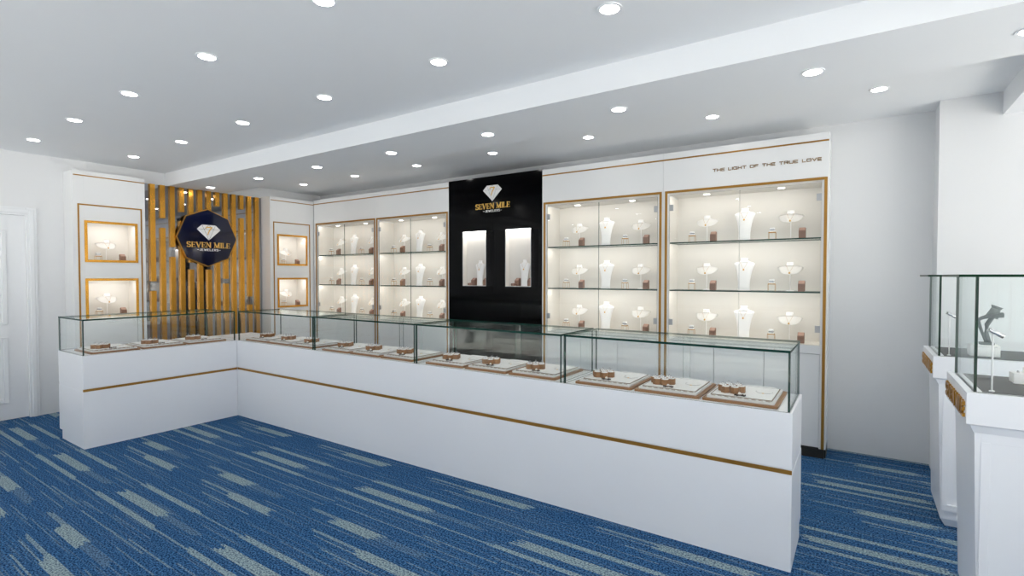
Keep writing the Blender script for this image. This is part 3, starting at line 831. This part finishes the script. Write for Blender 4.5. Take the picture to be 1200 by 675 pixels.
for y0, y1, cn in ((1.912, 2.378, 'niche cabinet nearest the door'), (4.002, 4.461, 'niche cabinet in the back corner')):
    for z, zn in ((1.5475, 'upper niche'), (.9725, 'lower niche')):
        w = y1-y0; where = f'{zn} of the {cn}'
        place(ST, (-6.60, y0+w*.28, z), PI/2, f'gold wire ring stand in the {where}', 'gold wire ring stands')
        place(FN, (-6.70, y0+w*.50, z), PI/2, f'white fan-shaped bust in the {where}', 'fan-shaped necklace busts')
        place(PF, (-6.70, y0+w*.50, z), PI/2, f'gold pendant in the {where}', 'gold pendant necklaces on the busts')
        place(BX_, (-6.60, y0+w*.74, z), PI/2, f'brown ring box in the {where}', 'brown ring boxes')
for (a, b), n_ in (((-3.703, -3.372), 'left'), ((-3.118, -2.797), 'right')):
    z = 1.2915; where = f'in the {n_} light box on the black panel'
    place(BX_, (a+.128, CY-.032, z), 0, f'brown ring box nearer the middle {where}', 'brown ring boxes')
    place(BX_, (b-.032, CY-.035, z), 0, f'brown ring box at right edge {where}', 'brown ring boxes')
    place(RR, (a+.098, CY-.062, z), 0, f'low brown ring roll {where}', 'low brown ring rolls in the light boxes')
    tb = place(TL, (a+.225, CY-.046, z), 0, f'tall white necklace bust {where}', 'tall necklace busts'); tb.scale = (.8, .55, 1)
    place(PT, (a+.225, CY-.040, z), 0, f'gold pendant on the tall bust {where}', 'gold pendant necklaces on the busts')

# ------------------------------------------------------------------ pedestal showcases at the right
def pedestal(y0, label):
    """front-left corner column; x0 is the left face of the header"""
    x0, W, D = .345, .62, .53
    t = thing('pedestal_showcase', label, 'display case', (x0+W/2, y0+D/2, 0), 0, 'pedestal showcases on the right')
    def loft(bm, levels):
        rings = []
        for (ins, z) in levels:
            a, b = W/2-ins, D/2-ins
            rings.append([bm.verts.new(p) for p in ((-a, -b, z), (a, -b, z), (a, b, z), (-a, b, z))])
        for r, s in zip(rings, rings[1:]):
            for k in range(4): bm.faces.new((r[k], r[(k+1) % 4], s[(k+1) % 4], s[k]))
        bm.faces.new(rings[0][::-1]); bm.faces.new(rings[-1])
    bm = bmesh.new(); loft(bm, [(.046, .085), (.028, .80)]); body = obj('body', bm, M['counter'], t)
    for sgn in (-1, 1):      # raised frame on front and back
        bm = bmesh.new()
        for (xa, xb, za, zb) in ((-.262, .262, .095, .13), (-.262, .262, .765, .80), (-.262, -.235, .13, .765), (.235, .262, .13, .765)):
            ya = sgn*(D/2-.040); box(bm, xa, xb, ya-.012, ya+.012, za, zb, .001)
        obj('panel_frame', bm, M['counter'], body)
    bm = bmesh.new(); loft(bm, [(.070, .0), (.047, .045), (.046, .085)]); obj('plinth', bm, M['counter'], t)
    bm = bmesh.new()
    loft(bm, [(.026, .80), (.014, .828), (0, .836), (0, .955)])
    hd = obj('header', bm, M['counter'], t)
    bm = bmesh.new(); box(bm, -W/2+.052, W/2-.052, -D/2+.045, D/2-.045, .955, .9575); obj('display_mat', bm, M['greypad'], t)
    p, w = letters('SEVEN MILE', SERIF, .048, .010, .0105, True, .0055)
    s = (D-.06)/w; p = [[Vector((v[0]*s, v[1]*1.15)) for v in q] for q in p]
    put_letters('gold_lettering', p, w*s, M['gold'], hd, (-W/2, 0, .858), (0, -1, 0), (0, 0, 1), (-1, 0, 0), .008)
    i = .024; zt = 1.405
    a, b = W/2-i, D/2-i
    pane('front_pane', t, -a, a, -b, -b+.015, .955, zt-.010, em='edgedark')
    pane('back_pane', t, -a, a, b-.004, b, .955, zt-.010, em='edgedark')
    pane('side_pane', t, -a, -a+.010, -b+.0152, b-.0042, .955, zt-.010, em='edgedark')
    pane('side_pane', t, a-.010, a, -b+.0102, b-.0102, .955, zt-.010, em='edgedark')
    pane('top_pane', t, -a-.05, a+.05, -b, b, zt-.0098, zt, em='edgedark')
    return t
pedestal(2.585, 'white pedestal showcase nearest the viewer at the right edge of the picture')
pedestal(3.655, 'white pedestal showcase behind the nearer one, beside the back wall')

def pole_light(x, y, label):
    t = thing('pole_light', label, 'lamp', (x, y, .9578), 0, 'small pole spotlights')
    bm = bmesh.new(); lathe(bm, [(.009, 0), (.009, .004), (.004, .006)], 12); obj('base', bm, M['white'], t)
    bm = bmesh.new(); tube(bm, (0, 0, .004), (0, 0, .225), .0032, 8); obj('pole', bm, M['white'], t)
    bm = bmesh.new(); tube(bm, (-.014, 0, .238), (.030, .0, .212), .0085, 14); h = obj('spot_head', bm, M['chrome'], t)
    bm = bmesh.new(); tube(bm, (.0302, .0, .2119), (.032, .0, .2108), .0065, 12); obj('lens', bm, M['white'], h)
pole_light(.425, 2.645, 'slim white pole spotlight with chrome head in the nearer pedestal case')
pole_light(.418, 3.715, 'slim white pole spotlight with chrome head in the farther pedestal case')

# grey bust on a white block in the farther case
bk = thing('display_block', 'white block under the grey bust in the farther pedestal case', 'display block', (.575, 3.815, .9578))
bm = bmesh.new(); box(bm, -.062, .062, -.05, .05, 0.0, .062, .003); obj('block', bm, M['bust'], bk)
bm = bmesh.new(); box(bm, -.05, .05, -.0505, -.0495, .052, .055); obj('top_groove', bm, M['pad'], bk)
gb = thing('grey_bust', 'dark grey curved necklace bust tilted on its leg in the farther pedestal case', 'necklace bust', (.575, 3.815, 1.0200))
bm = bmesh.new(); nu, nv = 12, 14; G = []
for j in range(nv+1):     # body sheet sweeping from the leg foot up, out over the shoulders
    v = j/nv
    x = .005 - .035*math.sin(v*2.4) + .085*max(0, v-.55)/.45; z = .002+.145*math.sin(min(1, v/.75)*PI/2)*.9 + .03*max(0, v-.5)
    hw = .018+.07*math.sin(min(1, v*1.05)*PI/2)**2.2
    rowv = []
    for i in range(nu+1):
        u = -1+2*i/nu; rowv.append(bm.verts.new((x + .010*(1-u*u), u*hw, z + .022*(1-u*u)*v)))
    G.append(rowv)
for j in range(nv):
    for i in range(nu):
        f = bm.faces.new((G[j][i], G[j][i+1], G[j+1][i+1], G[j+1][i])); f.smooth = True
bmesh.ops.solidify(bm, geom=list(bm.faces), thickness=.012)
bmesh.ops.translate(bm, verts=bm.verts, vec=(0, 0, .012 - min(v.co.z for v in bm.verts)))
obj('torso', bm, M['greybust'], gb)
bm = bmesh.new(); tube(bm, (.030, 0, .150), (.048, 0, .200), .028, 16, .020); tube(bm, (.048, 0, .200), (.053, 0, .212), .020, 16, .027); obj('neck', bm, M['greybust'], gb)
bm = bmesh.new()
path(bm, [(.032, 0, .150), (.012, 0, .11), (.010, 0, .06), (.022, 0, .0125)], .011, 8); box(bm, -.018, .042, -.026, .026, .0003, .0125, .002)
obj('leg', bm, M['greybust'], gb)
rs = thing('stepped_riser', 'white stepped riser at the right edge in the nearer pedestal case', 'display block', (.575, 2.93, .9578))
bm = bmesh.new(); box(bm, -.045, -.005, -.04, .04, 0, .042, .002); box(bm, -.005, .075, -.04, .04, 0, .062, .002); box(bm, .0, .07, -.035, .035, .062, .078, .002)
obj('body', bm, M['bust'], rs)
bm = bmesh.new(); lathe(bm, [(.004, .042), (.004, .048), (.001, .05)], 8, -.025, 0); obj('pin', bm, M['silver'], rs)

# ------------------------------------------------------------------ light from outside, camera
SKY, GROUND_FILL = 0.45, 4.0
w = bpy.data.worlds.new('world'); bpy.context.scene.world = w; w.use_nodes = True
nt = w.node_tree; bg = nt.nodes['Background']
# overcast sky above; bright lower half is made up to light the ceiling
tc = nt.nodes.new('ShaderNodeTexCoord'); sx = nt.nodes.new('ShaderNodeSeparateXYZ'); nt.links.new(tc.outputs['Generated'], sx.inputs[0])
mr = nt.nodes.new('ShaderNodeMapRange'); mr.inputs[1].default_value = -.04; mr.inputs[2].default_value = .04
nt.links.new(sx.outputs[2], mr.inputs[0])
mc = nt.nodes.new('ShaderNodeMix'); mc.data_type = 'RGBA'
# added ground glow: strong to the right, weak in front to spare the beam
mp = nt.nodes.new('ShaderNodeMapRange'); mp.inputs[1].default_value = .1; mp.inputs[2].default_value = .7
nt.links.new(sx.outputs[0], mp.inputs[0])
gp = nt.nodes.new('ShaderNodeMix'); gp.data_type = 'RGBA'; nt.links.new(mp.outputs[0], gp.inputs[0])
gp.inputs[6].default_value = (.8, .9, 1.0, 1); gp.inputs[7].default_value = (GROUND_FILL, GROUND_FILL*.985, GROUND_FILL*.96, 1)
nt.links.new(gp.outputs[2], mc.inputs[6])
mc.inputs[6].default_value = (GROUND_FILL*1.0, GROUND_FILL*.99, GROUND_FILL*.97, 1); mc.inputs[7].default_value = (SKY*.88, SKY*.95, SKY*1.05, 1)
nt.links.new(mr.outputs[0], mc.inputs[0]); nt.links.new(mc.outputs[2], bg.inputs[0]); bg.inputs[1].default_value = 1.0

sl = bpy.data.lights.new('sun', 'SUN'); sl.energy = 19; sl.angle = math.radians(3); sl.color = (1, .97, .93)  # added so sunlight hits the unseen pale floor and bounces upward
so = bpy.data.objects.new('sun', sl); C.objects.link(so)
so.rotation_euler = Vector((-.80, .50, -1.10)).to_track_quat('-Z', 'Y').to_euler()
f, yaw, pit = 602.75, .593834, .0238396
cam = bpy.data.cameras.new('camera'); co = bpy.data.objects.new('camera', cam); C.objects.link(co)
cam.sensor_fit = 'HORIZONTAL'; cam.sensor_width = 36; cam.lens = 36*f/1200; cam.clip_start = .02
co.location = (0, 0, 1.40); co.rotation_euler = (PI/2-pit, 0, yaw)
sc = bpy.context.scene; sc.camera = co
sc.view_settings.view_transform = 'Standard'; sc.view_settings.look = 'None'
sc.view_settings.gamma = 1; sc.view_settings.use_curve_mapping = False
sc.view_settings.exposure = 0.10
sc.cycles.transparent_max_bounces = 40; sc.cycles.max_bounces = 12; sc.cycles.diffuse_bounces = 6; sc.cycles.glossy_bounces = 6
for o in list(C.objects):
    if o.name.startswith('fill_light'): pass
